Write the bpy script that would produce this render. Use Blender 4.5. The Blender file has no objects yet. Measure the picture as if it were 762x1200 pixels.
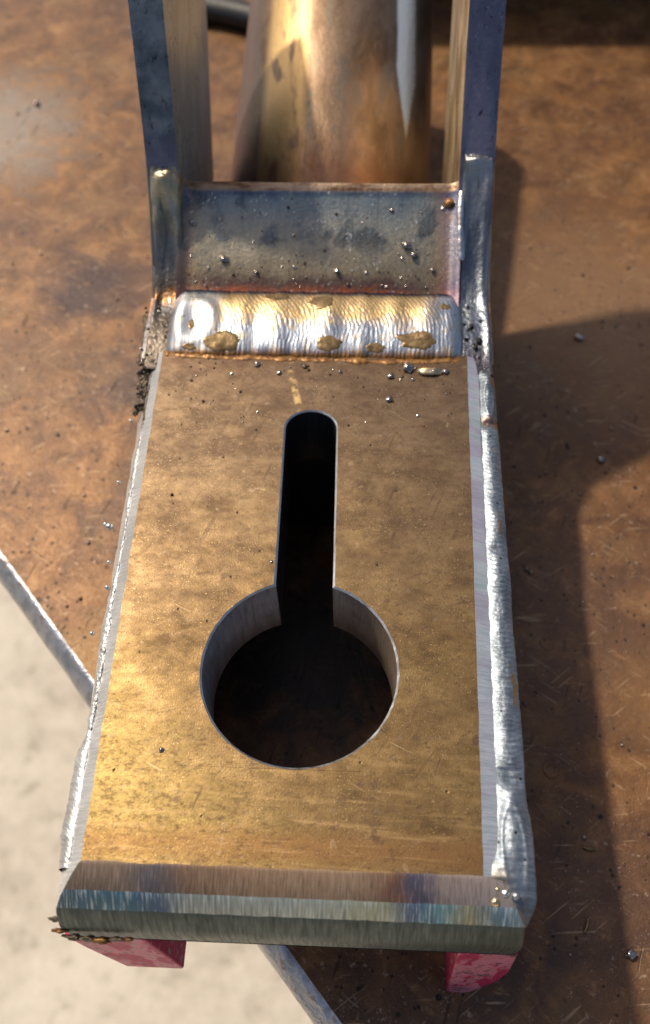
import bpy, bmesh, math, random
from mathutils import Vector, Matrix, noise as mn
from mathutils.geometry import tessellate_polygon
random.seed(11)
S = bpy.context.scene
K = 0.001            # everything below is measured in millimetres
TOP = 60.0           # height of the bracket's upper face above the bench

# ------------------------------------------------------------------ camera
cam = bpy.data.cameras.new("camera"); cam_o = bpy.data.objects.new("camera", cam)
S.collection.objects.link(cam_o); S.camera = cam_o
Rm = Matrix(((0.99902, -0.02430, 0.03704), (0.04022, 0.84816, -0.52822), (-0.01858, 0.52919, 0.84830)))
cam_o.matrix_world = Matrix.Translation((11.19*K, -29.94*K, (170.81+TOP)*K)) @ Rm.to_4x4()
cam.sensor_fit = 'VERTICAL'; cam.sensor_height = 36.0; cam.lens = 31.2
cam.clip_start = 0.005; cam.clip_end = 200
cam.dof.use_dof = True; cam.dof.focus_distance = 0.187; cam.dof.aperture_fstop = 14.0

# ------------------------------------------------------------------ daylight
SUN = Vector((-0.56, 0.50, 1.0)).normalized()
world = bpy.data.worlds.new("World"); S.world = world; world.use_nodes = True
wn = world.node_tree; sk = wn.nodes.new('ShaderNodeTexSky'); sk.sky_type = 'NISHITA'; sk.sun_disc = False
sk.sun_elevation = math.asin(SUN.z); sk.sun_rotation = math.atan2(SUN.x, SUN.y)
sk.dust_density = 4.0; sk.air_density = 0.9
wn.links.new(sk.outputs[0], wn.nodes['Background'].inputs[0]); wn.nodes['Background'].inputs[1].default_value = 0.12
sl = bpy.data.lights.new("sun", 'SUN'); sl.energy = 4.2; sl.angle = math.radians(2.2); sl.color = (1.0, 0.88, 0.70)
so = bpy.data.objects.new("sun", sl); S.collection.objects.link(so)
so.rotation_euler = SUN.to_track_quat('Z', 'Y').to_euler(); so.location = SUN*2
S.view_settings.view_transform = 'Standard'; S.view_settings.look = 'None'
S.view_settings.exposure = -0.42; S.view_settings.gamma = 1
S.cycles.caustics_reflective = False if hasattr(S, 'cycles') else None

# ------------------------------------------------------------------ node helpers
class M:
    """small wrapper: a material whose nodes work in object millimetres"""
    def __init__(s, name):
        s.m = bpy.data.materials.new(name); s.m.use_nodes = True; s.t = s.m.node_tree; s.n = s.t.nodes
        s.b = s.n['Principled BSDF']
        tc = s.n.new('ShaderNodeTexCoord'); s.P = s.map(tc.outputs['Object'], (1000,)*3)
        sp = s.n.new('ShaderNodeSeparateXYZ'); s.t.links.new(s.P, sp.inputs[0]); s.x, s.y, s.z = sp.outputs
    def L(s, a, sock):
        if isinstance(a, (int, float)): sock.default_value = a
        elif isinstance(a, tuple): sock.default_value = a if len(a) == 4 else a+(1,)
        else: s.t.links.new(a, sock)
    def map(s, v, sc=(1, 1, 1), rot=(0, 0, 0), loc=(0, 0, 0)):
        k = s.n.new('ShaderNodeMapping'); k.inputs['Scale'].default_value = sc; k.inputs['Rotation'].default_value = rot
        k.inputs['Location'].default_value = loc; s.t.links.new(v, k.inputs[0]); return k.outputs[0]
    def noise(s, size, det=4, rough=.55, sc=(1, 1, 1), rot=(0, 0, 0), loc=(0, 0, 0), dist=0):
        v = s.map(s.map(s.P, (1, 1, 1), rot, loc), tuple(c/size for c in sc))
        k = s.n.new('ShaderNodeTexNoise'); k.inputs['Scale'].default_value = 1; k.inputs['Detail'].default_value = det
        k.inputs['Roughness'].default_value = rough; k.inputs['Distortion'].default_value = dist
        s.t.links.new(v, k.inputs['Vector']); return k.outputs['Fac']
    def voro(s, size, feat='F1', sc=(1, 1, 1), rnd=1):
        v = s.map(s.P, tuple(c/size for c in sc)); k = s.n.new('ShaderNodeTexVoronoi'); k.feature = feat
        k.inputs['Scale'].default_value = 1; k.inputs['Randomness'].default_value = rnd
        s.t.links.new(v, k.inputs['Vector']); return k.outputs['Distance']
    def ramp(s, f, stops, ease=False):
        k = s.n.new('ShaderNodeValToRGB'); e = k.color_ramp.elements
        if ease: k.color_ramp.interpolation = 'EASE'
        while len(e) < len(stops): e.new(.5)
        for i, (p, c) in enumerate(stops):
            e[i].position = p; e[i].color = (c, c, c, 1) if isinstance(c, (int, float)) else c+(1,)
        s.t.links.new(f, k.inputs[0]); return k.outputs[0]
    def rng(s, v, a, b, c=0., d=1.):
        k = s.n.new('ShaderNodeMapRange'); s.L(v, k.inputs[0])
        for i, q in enumerate((a, b, c, d)): k.inputs[i+1].default_value = q
        return k.outputs[0]
    def math(s, op, a, b=0., cl=False):
        k = s.n.new('ShaderNodeMath'); k.operation = op; k.use_clamp = cl; s.L(a, k.inputs[0]); s.L(b, k.inputs[1]); return k.outputs[0]
    def mix(s, f, a, b, mode='MIX'):
        k = s.n.new('ShaderNodeMix'); k.data_type = 'RGBA'; k.blend_type = mode
        s.L(f, k.inputs[0]); s.L(a, k.inputs[6]); s.L(b, k.inputs[7]); return k.outputs[2]
    def bump(s, h, dist_mm, strength=1., prev=None):
        k = s.n.new('ShaderNodeBump'); k.inputs['Strength'].default_value = strength; k.inputs['Distance'].default_value = dist_mm*K
        s.t.links.new(h, k.inputs['Height'])
        if prev is not None: s.t.links.new(prev, k.inputs['Normal'])
        return k.outputs[0]
    def out(s, col, metal, rough, nrm=None, coat=0, spec=None):
        s.L(col, s.b.inputs['Base Color']); s.L(metal, s.b.inputs['Metallic']); s.L(rough, s.b.inputs['Roughness'])
        if nrm is not None: s.t.links.new(nrm, s.b.inputs['Normal'])
        if coat: s.b.inputs['Coat Weight'].default_value = coat; s.b.inputs['Coat Roughness'].default_value = .15
        if spec is not None: s.b.inputs['Specular IOR Level'].default_value = spec
        return s.m

def scratch(m, size, th, rot, seed=0, aspect=26):
    f = m.noise(size, 1, .4, (1, 1/aspect, 1), (0, 0, rot), (seed*31.7, seed*17.3, 0))
    gate = m.noise(size*14, 2, .5, (1, 1, 1), (0, 0, 0), (seed*9.1, seed*5.5, 0))
    a = m.rng(f, th, th+.05); return m.math('MULTIPLY', a, m.rng(gate, .5, .62))

def mat_gold():
    m = M('heat_tinted_steel_face')
    big = m.noise(26, 4, .6, dist=.3); mid = m.noise(7, 6, .68, (1, 1.5, 1)); fine = m.noise(1.1, 5, .75, (.8, 1.25, 1)); micro = m.noise(.4, 3, .7)
    c = m.ramp(mid, [(.34, (.105, .064, .029)), (.46, (.165, .103, .044)), (.54, (.20, .126, .053)), (.66, (.29, .19, .080))])
    c = m.mix(m.rng(big, .44, .62, 0, .35), c, (.18, .115, .06))
    c = m.mix(m.rng(m.math('ADD', m.y, m.math('MULTIPLY', big, 30.)), 55, 128, 0, .80), c, m.mix(m.rng(mid, .4, .6), (.12, .078, .055), (.215, .145, .095)))
    gd_ = m.math('ADD', m.math('MULTIPLY', m.math('ADD', m.x, 30.), .9), m.math('SUBTRACT', m.y, 14.))
    c = m.mix(m.rng(m.math('ADD', gd_, m.math('MULTIPLY', mid, 34.)), 44, 12, 0, .6), c, m.mix(m.rng(fine, .4, .62), (.22, .15, .048), (.50, .36, .12)))  # sun's golden glow at the near left painted into the plate colour
    c = m.mix(m.rng(m.math('ABSOLUTE', m.math('SUBTRACT', m.y, 3.5)), 4.5, 1.0, 0, .6), c, (.24, .12, .045))
    lines = m.noise(1.3, 3, .6, (.06, 1, 1), (0, 0, .04)); c = m.mix(m.math('MULTIPLY', m.rng(lines, .55, .68, 0, .55), m.rng(m.y, 30, 6)), c, (.42, .27, .12))
    blot = m.rng(m.noise(3.8, 3, .55, loc=(40, 8, 3)), .64, .70, 0, .75); c = m.mix(blot, c, (.12, .075, .045))
    wave = m.rng(m.noise(10, 5, .6, (1, 1.6, 1), loc=(4, 70, 0), dist=1.), .53, .56, 0, .22); c = m.mix(m.math('MULTIPLY', wave, m.rng(m.y, 60, 100)), c, (.09, .055, .04))
    pale = m.rng(m.noise(2.6, 2, .5, loc=(11, 78, 3)), .70, .74, 0, .4); c = m.mix(pale, c, (.42, .30, .18))
    pits = m.rng(m.voro(6.3), .06, .03); c = m.mix(pits, c, (.04, .025, .018))
    glint = m.math('MULTIPLY', m.rng(micro, .60, .68), m.rng(m.noise(9, 3, .6, loc=(2, 2, 2)), .42, .60)); c = m.mix(m.math('MULTIPLY', glint, .75), c, (.86, .66, .32))
    dk = m.rng(fine, .46, .34, 0, .65); c = m.mix(dk, c, (.085, .05, .026))
    s1 = scratch(m, .5, .70, .6, 1, 40); s2 = scratch(m, .6, .71, -1.1, 2, 30); s4 = scratch(m, .9, .69, .35, 6, 22)
    c = m.mix(m.math('MULTIPLY', m.math('ADD', s1, s4, True), .6), c, (.08, .05, .035)); c = m.mix(m.math('MULTIPLY', s2, .4), c, (.6, .45, .26))
    ln = m.math('MULTIPLY', m.rng(m.math('ABSOLUTE', m.math('ADD', m.x, m.math('MULTIPLY', m.rng(m.y, 90, 120), 7.))), 1.1, .5), m.rng(m.noise(2.2, 3), .42, .56))
    ln = m.math('MULTIPLY', ln, m.rng(m.y, 104, 108)); c = m.mix(m.math('MULTIPLY', ln, .8), c, (.62, .42, .18))
    s5 = scratch(m, .45, .67, 1.35, 15, 18); s6 = scratch(m, .5, .68, -.25, 16, 26); c = m.mix(m.math('MULTIPLY', m.math('ADD', s5, s6, True), .45), c, (.085, .06, .04))
    wear = m.math('MULTIPLY', m.rng(m.noise(2.0, 5, .75, loc=(31, 2, 2)), .58, .66, 0, .5), m.rng(m.y, 70, 110, .5, 1)); c = m.mix(wear, c, (.30, .235, .18))
    soot = m.math('MULTIPLY', m.rng(m.math('ADD', m.y, m.math('MULTIPLY', mid, 12.)), 120, 131), m.rng(m.noise(3, 4, .6), .35, .6)); c = m.mix(m.math('MULTIPLY', soot, .7), c, (.10, .05, .03))
    h = m.math('ADD', m.math('MULTIPLY', fine, .35), m.math('MULTIPLY', micro, .6)); h = m.math('SUBTRACT', h, m.math('MULTIPLY', pits, .8))
    nb = m.bump(h, .055, 1.0); nb = m.bump(mid, .07, .5, nb)
    r = m.math('SUBTRACT', m.rng(mid, .3, .7, .52, .38), m.math('MULTIPLY', glint, .16))
    return m.out(c, .82, r, nb)

def mat_ground(name, tint, tint2, axis='y', rough=.36, size=.5, heat=None, depth=.05, metal=.95):
    """bright freshly ground steel with striations across the edge"""
    m = M(name); sc = {'y': (.10, 1, .10), 'x': (1, .08, .08)}[axis]
    st = m.noise(size, 3, .6, sc, dist=.15); st2 = m.noise(size*3.1, 2, .6, sc); cl = m.noise(9, 3, .5)
    c = m.mix(m.rng(st, .35, .65), tint, tint2); c = m.mix(m.rng(cl, .45, .7, 0, .5), c, tuple(x*.62 for x in tint))
    if heat: c = heat(m, c, st)
    h = m.math('ADD', st, m.math('MULTIPLY', st2, .8))
    return m.out(c, metal, m.rng(st, .3, .7, rough+.12, rough-.06), m.bump(h, depth, 1.0))

def heat_right(m, c, st):
    v = m.noise(7, 2, .5, (.2, 1, .2))
    r = m.ramp(v, [(.3, (.42, .58, .66)), (.42, (.80, .78, .80)), (.5, (.68, .50, .66)), (.58, (.82, .84, .86)), (.7, (.5, .68, .62))])
    return m.mix(m.math('MULTIPLY', m.rng(m.y, 10, 70, .15, .62), m.rng(st, .3, .6, .5, 1)), c, r)
def heat_front(m, c, st):
    r = m.ramp(m.rng(m.math('ADD', m.x, m.math('MULTIPLY', m.noise(5, 3), 9.)), -37, 48),
               [(0, (.24, .17, .12)), (.14, (.26, .18, .13)), (.20, (.11, .11, .14)), (.27, (.26, .15, .09)), (.45, (.38, .24, .14)),
                (.62, (.40, .26, .16)), (.72, (.22, .10, .06)), (.77, (.07, .08, .15)), (.82, (.34, .27, .25)), (1, (.5, .43, .40))])
    return m.mix(.9, c, m.mix(m.rng(st, .5, .30, 0, .7), m.mix(m.rng(st, .52, .7, 0, .5), r, (.6, .45, .32)), (.09, .06, .045)))
def heat_chamfer(m, c, st):
    r = m.ramp(m.rng(m.math('ADD', m.x, m.math('MULTIPLY', m.noise(3, 3), 6.)), -39, 46),
               [(0, (.05, .12, .17)), (.14, (.04, .17, .26)), (.22, (.05, .10, .22)), (.28, (.42, .44, .38)), (.55, (.56, .58, .48)),
                (.7, (.55, .52, .32)), (.76, (.06, .11, .26)), (.82, (.12, .36, .42)), (.88, (.40, .33, .14)), (.95, (.10, .24, .36)), (1, (.3, .4, .45))])
    return m.mix(.85, c, m.mix(m.rng(st, .5, .32, 0, .6), m.mix(m.rng(st, .52, .66, 0, .7), r, (.85, .88, .80)), (.12, .13, .11)))

def mat_dark_steel(name, base=(.07, .075, .08), rough=.5, metal=.8, tint=(.12, .07, .04)):
    m = M(name); a = m.noise(7, 5, .6); b = m.noise(1.1, 4, .65)
    c = m.mix(m.rng(a, .42, .68), base, tint); c = m.mix(m.rng(b, .58, .74, 0, .5), c, tuple(min(1, x*2.6) for x in base))
    return m.out(c, metal, m.rng(b, .3, .7, rough-.08, rough+.12), m.bump(b, .12, .8))

def mat_wall():
    m = M('cut_edge_steel'); a = m.noise(1.6, 3, .6, (.6, .6, .12)); b = m.noise(9, 3)
    c = m.mix(m.rng(a, .35, .68), (.50, .58, .68), (.78, .84, .90)); c = m.mix(m.rng(m.x, -4, 16, 0, .8), c, (.55, .36, .20))  # sky-lit blue on the left, browner right side, painted into the wall
    c = m.mix(m.rng(b, .5, .7, 0, .4), c, (.16, .12, .11))
    c = m.mix(m.rng(m.y, 57.2, 58.6), c, (.035, .045, .06))  # shade inside the slot painted on as near-black
    dl = m.noise(.7, 3, .6, (1, 1, .08)); c = m.mix(m.rng(dl, .45, .65, 0, .3), c, (.12, .10, .09)); c = m.mix(m.rng(m.z, 50, 42, 0, .6), c, (.14, .10, .08))  # drag lines, then shade low on the wall painted in darker
    return m.out(c, .65, .40, m.bump(dl, .08, .8))

def mat_bar(name, right=False):
    """mill scale with blue temper colours and straw rings near each weld; flank paler; red paint low down at the free end"""
    m = M(name); a = m.noise(5, 5, .6); b = m.noise(1.0, 4, .65); L = m.noise(14, 3, .55)
    c = m.mix(m.rng(a, .38, .66), (.11, .14, .17), (.28, .31, .34))
    if right: c = m.mix(m.rng(m.noise(6, 2, .5, (1, .3, .3)), .4, .65), (.17, .18, .25), (.34, .30, .37))
    c = m.mix(m.rng(m.noise(1.5, 4, .7, (1, .5, .5)), .60, .68, 0, .8), c, (.02, .022, .03))
    s = scratch(m, .35, .70, .5, 3 + right, 30); s2 = scratch(m, .3, .70, -.3, 5, 20)
    c = m.mix(m.math('MULTIPLY', m.math('ADD', s, s2, True), .8), c, (.62, .66, .68))
    near = m.rng(m.y, 170, 162); knee = m.mix(m.rng(b, .35, .65), (.24, .20, .17), (.42, .38, .33))
    straw = m.ramp(m.rng(m.math('ADD', m.y, m.math('MULTIPLY', a, 10.)), 128, 178), [(0, (.10, .09, .085)), (.22, (.12, .11, .12)), (.36, (.50, .20, .05)), (.44, (.34, .24, .16)), (.6, (.26, .26, .25)), (.74, (.40, .34, .24)), (.88, (.22, .14, .28)), (1, (.10, .13, .2))])
    c = m.mix(m.math('MULTIPLY', near, .85), c, m.mix(m.rng(b, .4, .66, 0, .5), straw, knee))
    # inward/outward flanks are pale, dusty, brown run marks
    g = m.n.new('ShaderNodeNewGeometry'); sp = m.n.new('ShaderNodeSeparateXYZ'); m.t.links.new(g.outputs['Normal'], sp.inputs[0])
    flank = m.rng(m.math('ABSOLUTE', sp.outputs[0]), .75, .9)
    run = m.noise(8, 3, .5, (.5, .4, 1), (-.9, 0, 0), dist=.6)
    if right: fc = m.mix(m.rng(run, .35, .65), (.30, .18, .08), (.80, .64, .42))  # right flank's tone brightened to paint in its golden sun highlight
    else: fc = m.mix(m.rng(run, .46, .52, 0, .8), (.30, .33, .33), (.40, .43, .43))
    pit = m.math('MULTIPLY', m.rng(m.voro(2.1), .26, .18), m.rng(L, .45, .55)); fc = m.mix(m.math('MULTIPLY', pit, .8), fc, (.03, .02, .015))
    c = m.mix(flank, c, fc)
    # paint
    pm = m.math('MULTIPLY', m.rng(m.math('ADD', m.y, m.math('MULTIPLY', a, 8.)), 24, 20), m.rng(m.math('ADD', m.z, m.math('MULTIPLY', b, 2.)), 46.5, 45.5))
    chip = m.rng(m.noise(3.0, 5, .7), .57, .60); pm = m.math('SUBTRACT', pm, m.math('MULTIPLY', chip, .75), True)
    scuff = m.noise(5, 4, .6, (1, 1, .35))
    front = m.rng(m.math('MULTIPLY', sp.outputs[1], -1.), .5, .8)
    pc = m.mix(m.rng(b, .3, .72), (.50, .012, .07), (.72, .04, .15)); pc = m.mix(m.math('MULTIPLY', m.rng(scuff, .46, .52), m.math('MULTIPLY', front, .75)), pc, (.85, .33, .38))  # front pinker: scuffs plus the lit face's lighter tone put into the paint
    pc = m.mix(m.rng(m.noise(1.4, 4, .7, loc=(5, 5, 5)), .56, .66, 0, .7), pc, (.06, .02, .025)); c = m.mix(pm, c, pc)
    met = m.math('SUBTRACT', m.rng(flank, 0, 1, .88, .6 if right else .2), pm, True)
    rr = m.math('ADD', m.rng(b, .3, .7, .28, .46), m.math('ADD', m.math('MULTIPLY', pm, .22), m.math('MULTIPLY', flank, .10)))
    return m.out(c, met, rr, m.bump(m.math('ADD', b, a), .12, .7))

def mat_strap():
    m = M('blued_strap_steel'); a = m.noise(7, 5, .62, (1, 1, 1), dist=.6); b = m.noise(1.0, 4, .7); v = m.noise(1.2, 3, .6, (1, .18, .2))
    t = m.rng(m.math('ADD', m.y, m.math('MULTIPLY', a, 8.)), 147, 174)
    c = m.ramp(t, [(0, (.30, .09, .04)), (.1, (.13, .08, .07)), (.2, (.27, .22, .15)), (.42, (.42, .37, .28)), (.62, (.31, .31, .28)), (.84, (.20, .25, .28)), (.96, (.06, .09, .2)), (1, (.12, .08, .06))])
    side = m.rng(m.math('ABSOLUTE', m.math('ADD', m.x, m.math('MULTIPLY', a, 5.))), 25, 37)
    c = m.mix(m.math('MULTIPLY', side, .6), c, m.ramp(side, [(0, (.20, .20, .20)), (.45, (.34, .29, .18)), (.7, (.50, .30, .17)), (.85, (.42, .22, .22)), (1, (.3, .28, .4))]))
    scale = m.math('MULTIPLY', m.rng(m.noise(9, 4, .6, loc=(5, 3, 0)), .50, .60), m.rng(m.y, 149, 156)); c = m.mix(m.math('MULTIPLY', scale, .75), c, m.mix(m.rng(v, .4, .6), (.035, .05, .07), (.13, .17, .2)))
    s = scratch(m, .45, .68, .7, 8, 12); s2 = scratch(m, .4, .68, -.5, 9, 12); c = m.mix(m.math('ADD', s, s2, True), c, (.75, .75, .72))
    top = m.rng(m.y, 166.9, 167.7); c = m.mix(top, c, m.mix(m.rng(m.noise(3, 4, .6, (.25, 1, 1)), .4, .62), (.14, .07, .035), (.45, .32, .22)))
    n = m.bump(m.math('ADD', b, m.math('MULTIPLY', v, .6)), .13, .8)
    return m.out(c, .8, m.rng(b, .3, .7, .30, .46), n)

def mat_weld(name='bright_weld_metal', tint=(.80, .79, .80), tint2=(.62, .50, .30), amt=.5, rough=.24):
    m = M(name); a = m.noise(3.5, 4, .6); b = m.noise(.6, 3, .6)
    c = m.mix(m.rng(a, .45, .62, 0, amt), tint, tint2); c = m.mix(m.rng(m.noise(5, 3, .6, loc=(9, 2, 1)), .5, .7, 0, .45), c, (.42, .52, .64))
    return m.out(c, 1.0, m.rng(b, .3, .7, rough, rough+.12), m.bump(b, .035, .8))
def mat_main_weld():
    m = M('rippled_weld_metal'); a = m.noise(3.5, 4, .6); b = m.noise(.5, 3, .6); big = m.noise(8, 2, .5)
    w = m.math('MULTIPLY', m.math('SUBTRACT', m.y, 133.0), .1); w2 = m.math('ADD', m.math('MULTIPLY', w, .9), .25)
    ph = m.math('ADD', m.math('ADD', m.x, m.math('MULTIPLY', m.math('MULTIPLY', w2, w2), 3.4)), m.math('ADD', m.math('MULTIPLY', w, 1.2), m.math('ADD', m.math('MULTIPLY', big, 4.0), m.math('MULTIPLY', a, 1.3))))
    def rip(p): return m.math('ABSOLUTE', m.math('SUBTRACT', m.math('FRACT', m.math('DIVIDE', ph, p)), .5))
    r1 = rip(1.15); r2 = rip(.47); run = m.rng(m.x, -27, -21)
    gold = m.rng(m.math('ADD', m.y, m.math('MULTIPLY', a, 7.)), 133.5, 139)
    c = m.mix(gold, (.36, .41, .50), (.64, .45, .22))  # sun gold on the far half, sky blue on the near, painted in
    c = m.mix(m.rng(m.x, -24, -29), c, (.50, .52, .55)); c = m.mix(m.rng(m.x, 26, 32), c, (.52, .57, .64))
    c = m.mix(m.math('MULTIPLY', m.rng(r1, .34, .5), m.math('MULTIPLY', run, .38)), c, (.20, .15, .10))
    c = m.mix(m.math('MULTIPLY', m.rng(r2, .1, .0), m.math('MULTIPLY', run, .35)), c, (.85, .82, .75))
    c = m.mix(m.rng(a, .52, .66, 0, .6), c, (.50, .34, .15)); c = m.mix(m.rng(m.noise(1.6, 4, .65, loc=(3, 3, 1)), .60, .68, 0, .7), c, (.16, .11, .07))
    d = m.math('ABSOLUTE', m.math('ADD', m.math('SUBTRACT', m.y, 133.0), m.math('MULTIPLY', m.math('SUBTRACT', b, .5), 2.)))
    edge = m.rng(d, 8.2, 9.8); c = m.mix(edge, c, m.mix(m.rng(m.y, 131, 135), (.26, .12, .035), (.035, .06, .12)))
    h = m.math('ADD', m.math('MULTIPLY', m.math('MULTIPLY', r1, run), -1.2), m.math('MULTIPLY', m.math('MULTIPLY', r2, run), -.5)); h = m.math('ADD', h, m.math('MULTIPLY', b, .5))
    return m.out(c, .96, m.rng(a, .3, .7, .30, .44), m.bump(h, .06, .85))
def mat_slag(name, c1, c2, rough=.3, metal=.2, bd=.3, size=1.6):
    m = M(name); a = m.noise(size, 4, .6); return m.out(m.mix(m.rng(a, .35, .65), c1, c2), metal, rough, m.bump(a, bd, .8))
def mat_tube():
    m = M('heat_stained_tube_steel'); a = m.noise(10, 4, .55, (1, .25, 1)); b = m.noise(2.2, 5, .65, (1, .3, 1)); f = m.noise(.8, 3, .6, (1, .5, 1))
    c = m.mix(m.rng(a, .38, .62), (.15, .095, .055), (.30, .20, .13)); c = m.mix(m.rng(b, .5, .68, 0, .5), c, (.34, .23, .15))
    # long smear marks along the tube
    sm = m.noise(5, 3, .5, (1, .12, 1), loc=(13, 0, 4)); c = m.mix(m.rng(sm, .56, .62, 0, .7), c, (.20, .17, .13))
    c = m.mix(m.math('MULTIPLY', m.rng(m.math('ABSOLUTE', m.math('ADD', m.x, 14.)), 7.5, 5.0), m.rng(sm, .38, .46, 0, .85)), c, (.66, .43, .18))  # golden sun streak left of the crown, painted into the tube colour
    c = m.mix(m.rng(m.x, -22, -27, 0, .7), c, (.34, .28, .30)); hw = m.rng(m.y, 206, 232, 0, 3.4); hilite = m.math('SUBTRACT', hw, m.math('ABSOLUTE', m.math('SUBTRACT', m.math('ADD', m.x, m.math('MULTIPLY', a, 1.5)), 23.6))); hilite = m.rng(hilite, 0, .8); c = m.mix(hilite, c, (.92, .90, .86))  # greyer left side; white highlight stripe on the right painted in
    c = m.mix(m.rng(m.math('ADD', m.y, m.math('MULTIPLY', b, 14.)), 208, 194, 0, .7), c, (.15, .06, .03))
    return m.out(c, m.math('SUBTRACT', .85, m.math('MULTIPLY', hilite, .3)), m.math('SUBTRACT', m.rng(f, .3, .7, .34, .48), m.math('MULTIPLY', hilite, .24)), m.bump(m.math('ADD', f, b), .07, .8))

def mat_bench():
    m = M('heat_browned_bench_steel')
    big = m.noise(70, 4, .55, loc=(20, 10, 0), dist=.4); mid = m.noise(13, 6, .68, dist=.5); fine = m.noise(1.3, 4, .7); mic = m.noise(.6, 3, .7)
    c = m.ramp(mid, [(.30, (.085, .038, .017)), (.45, (.165, .076, .030)), (.55, (.235, .110, .040)), (.70, (.36, .185, .075))])
    c = m.mix(m.rng(big, .46, .64, 0, .55), c, (.085, .038, .026))
    c = m.mix(m.rng(m.noise(38, 4, .6, loc=(7, 81, 0)), .54, .68, 0, .5), c, (.27, .155, .062))
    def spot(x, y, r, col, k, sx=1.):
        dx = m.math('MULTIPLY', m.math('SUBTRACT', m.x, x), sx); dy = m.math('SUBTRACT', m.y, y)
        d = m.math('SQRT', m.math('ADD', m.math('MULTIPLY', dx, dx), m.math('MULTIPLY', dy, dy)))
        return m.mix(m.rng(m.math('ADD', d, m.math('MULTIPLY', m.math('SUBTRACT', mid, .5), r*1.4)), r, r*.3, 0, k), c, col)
    c = spot(-90, 208, 26, (.050, .026, .026), .9)          # old purple heat stain beside the knee
    c = spot(-66, 165, 22, (.060, .034, .030), .8)
    c = spot(-52, 110, 22, (.070, .042, .032), .6)
    c = spot(-150, 300, 50, (.30, .26, .22), .75)             # pale glare at the far left, painted into the bench colour
    c = spot(-62, 66, 15, (.34, .19, .06), .5)
    c = spot(94, 60, 20, (.34, .175, .06), .6)
    c = spot(88, 200, 62, (.34, .20, .105), .55)  # sunlit upper right of the bench painted lighter
    c = spot(74, 80, 44, (.115, .062, .042), .6)  # bracket's shade on its right deepened in the bench colour
    c = spot(70, 5, 30, (.10, .058, .042), .6)  # same painted shade, nearer the front corner
    c = spot(30, -30, 45, (.06, .045, .035), .6)  # shade ahead of the plate's front edge painted darker
    fl = m.rng(m.noise(5.5, 5, .7, (1, 1.7, 1), (0, 0, .5), dist=.8), .60, .70, 0, .6); c = m.mix(fl, c, (.42, .23, .11))
    dots = m.math('MULTIPLY', m.rng(m.voro(7.5), .12, .07), m.rng(m.noise(30, 2), .42, .5)); c = m.mix(dots, c, (.015, .010, .009))
    dots2 = m.math('MULTIPLY', m.rng(m.math('ADD', m.voro(3.1), m.math('MULTIPLY', mic, .12)), .24, .16, 0, .95), m.rng(m.noise(16, 3), .40, .52)); c = m.mix(dots2, c, (.02, .014, .012))
    cn = m.math('MULTIPLY', m.rng(m.noise(2.4, 5, .7, loc=(8, 1, 0)), .61, .65), m.rng(m.noise(26, 3, loc=(4, 4, 4)), .44, .56)); c = m.mix(m.math('MULTIPLY', cn, .65), c, (.50, .37, .27))
    sc = scratch(m, .7, .66, .9, 11, 26); sc2 = scratch(m, .6, .66, -1.0, 12, 30); sc3 = scratch(m, .8, .66, 1.5, 13, 22)
    sa = m.math('ADD', m.math('ADD', sc, sc2, True), sc3, True); c = m.mix(m.math('MULTIPLY', sa, .6), c, (.50, .34, .20))
    c = m.mix(m.rng(mic, .60, .72, 0, .55), c, (.40, .22, .11)); c = m.mix(m.rng(mic, .42, .30, 0, .55), c, (.04, .024, .018))
    grit = m.math('MULTIPLY', m.rng(m.voro(1.5), .16, .08), m.rng(m.noise(11, 3, loc=(1, 9, 9)), .47, .58)); c = m.mix(m.math('MULTIPLY', grit, .8), c, (.55, .42, .30))
    sc4 = scratch(m, 1.2, .67, .3, 21, 12); c = m.mix(m.math('MULTIPLY', sc4, .6), c, (.03, .018, .014))
    h = m.math('ADD', m.math('MULTIPLY', fine, 1.), m.math('MULTIPLY', mic, .6)); h = m.math('SUBTRACT', h, sc4); h = m.math('SUBTRACT', h, m.math('MULTIPLY', m.math('ADD', dots, dots2, True), .6)); h = m.math('ADD', h, grit)
    n = m.bump(h, .14, 1.); n = m.bump(mid, .6, .5, n)
    c = spot(-2, 66, 42, (.022, .022, .026), .92)          # shade seen through the keyhole, painted into the bench colour
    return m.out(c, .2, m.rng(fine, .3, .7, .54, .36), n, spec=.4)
def mat_bench_edge():
    m = M('worn_bench_edge_steel'); a = m.noise(4, 5, .65); b = m.noise(1, 3, .6)
    c = m.mix(m.rng(a, .36, .64), (.34, .35, .38), (.62, .63, .67)); c = m.mix(m.rng(m.noise(4, 4, .7), .56, .66, 0, .7), c, (.28, .17, .10))
    return m.out(c, .9, .36, m.bump(m.math('ADD', a, b), .3, .8))
def mat_floor():
    m = M('dusty_concrete'); a = m.noise(160, 5, .6); b = m.noise(28, 5, .65); f = m.noise(5, 4, .6)
    c = m.mix(m.rng(a, .35, .66), (.56, .49, .40), (.74, .67, .56)); c = m.mix(m.rng(b, .50, .68, 0, .7), c, (.80, .73, .62)); c = m.mix(m.rng(b, .44, .30, 0, .7), c, (.30, .25, .19))
    c = m.mix(m.rng(f, .55, .7, 0, .5), c, (.32, .28, .23))
    return m.out(c, 0, .9, m.bump(m.math('ADD', b, f), 3, .6))

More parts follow.
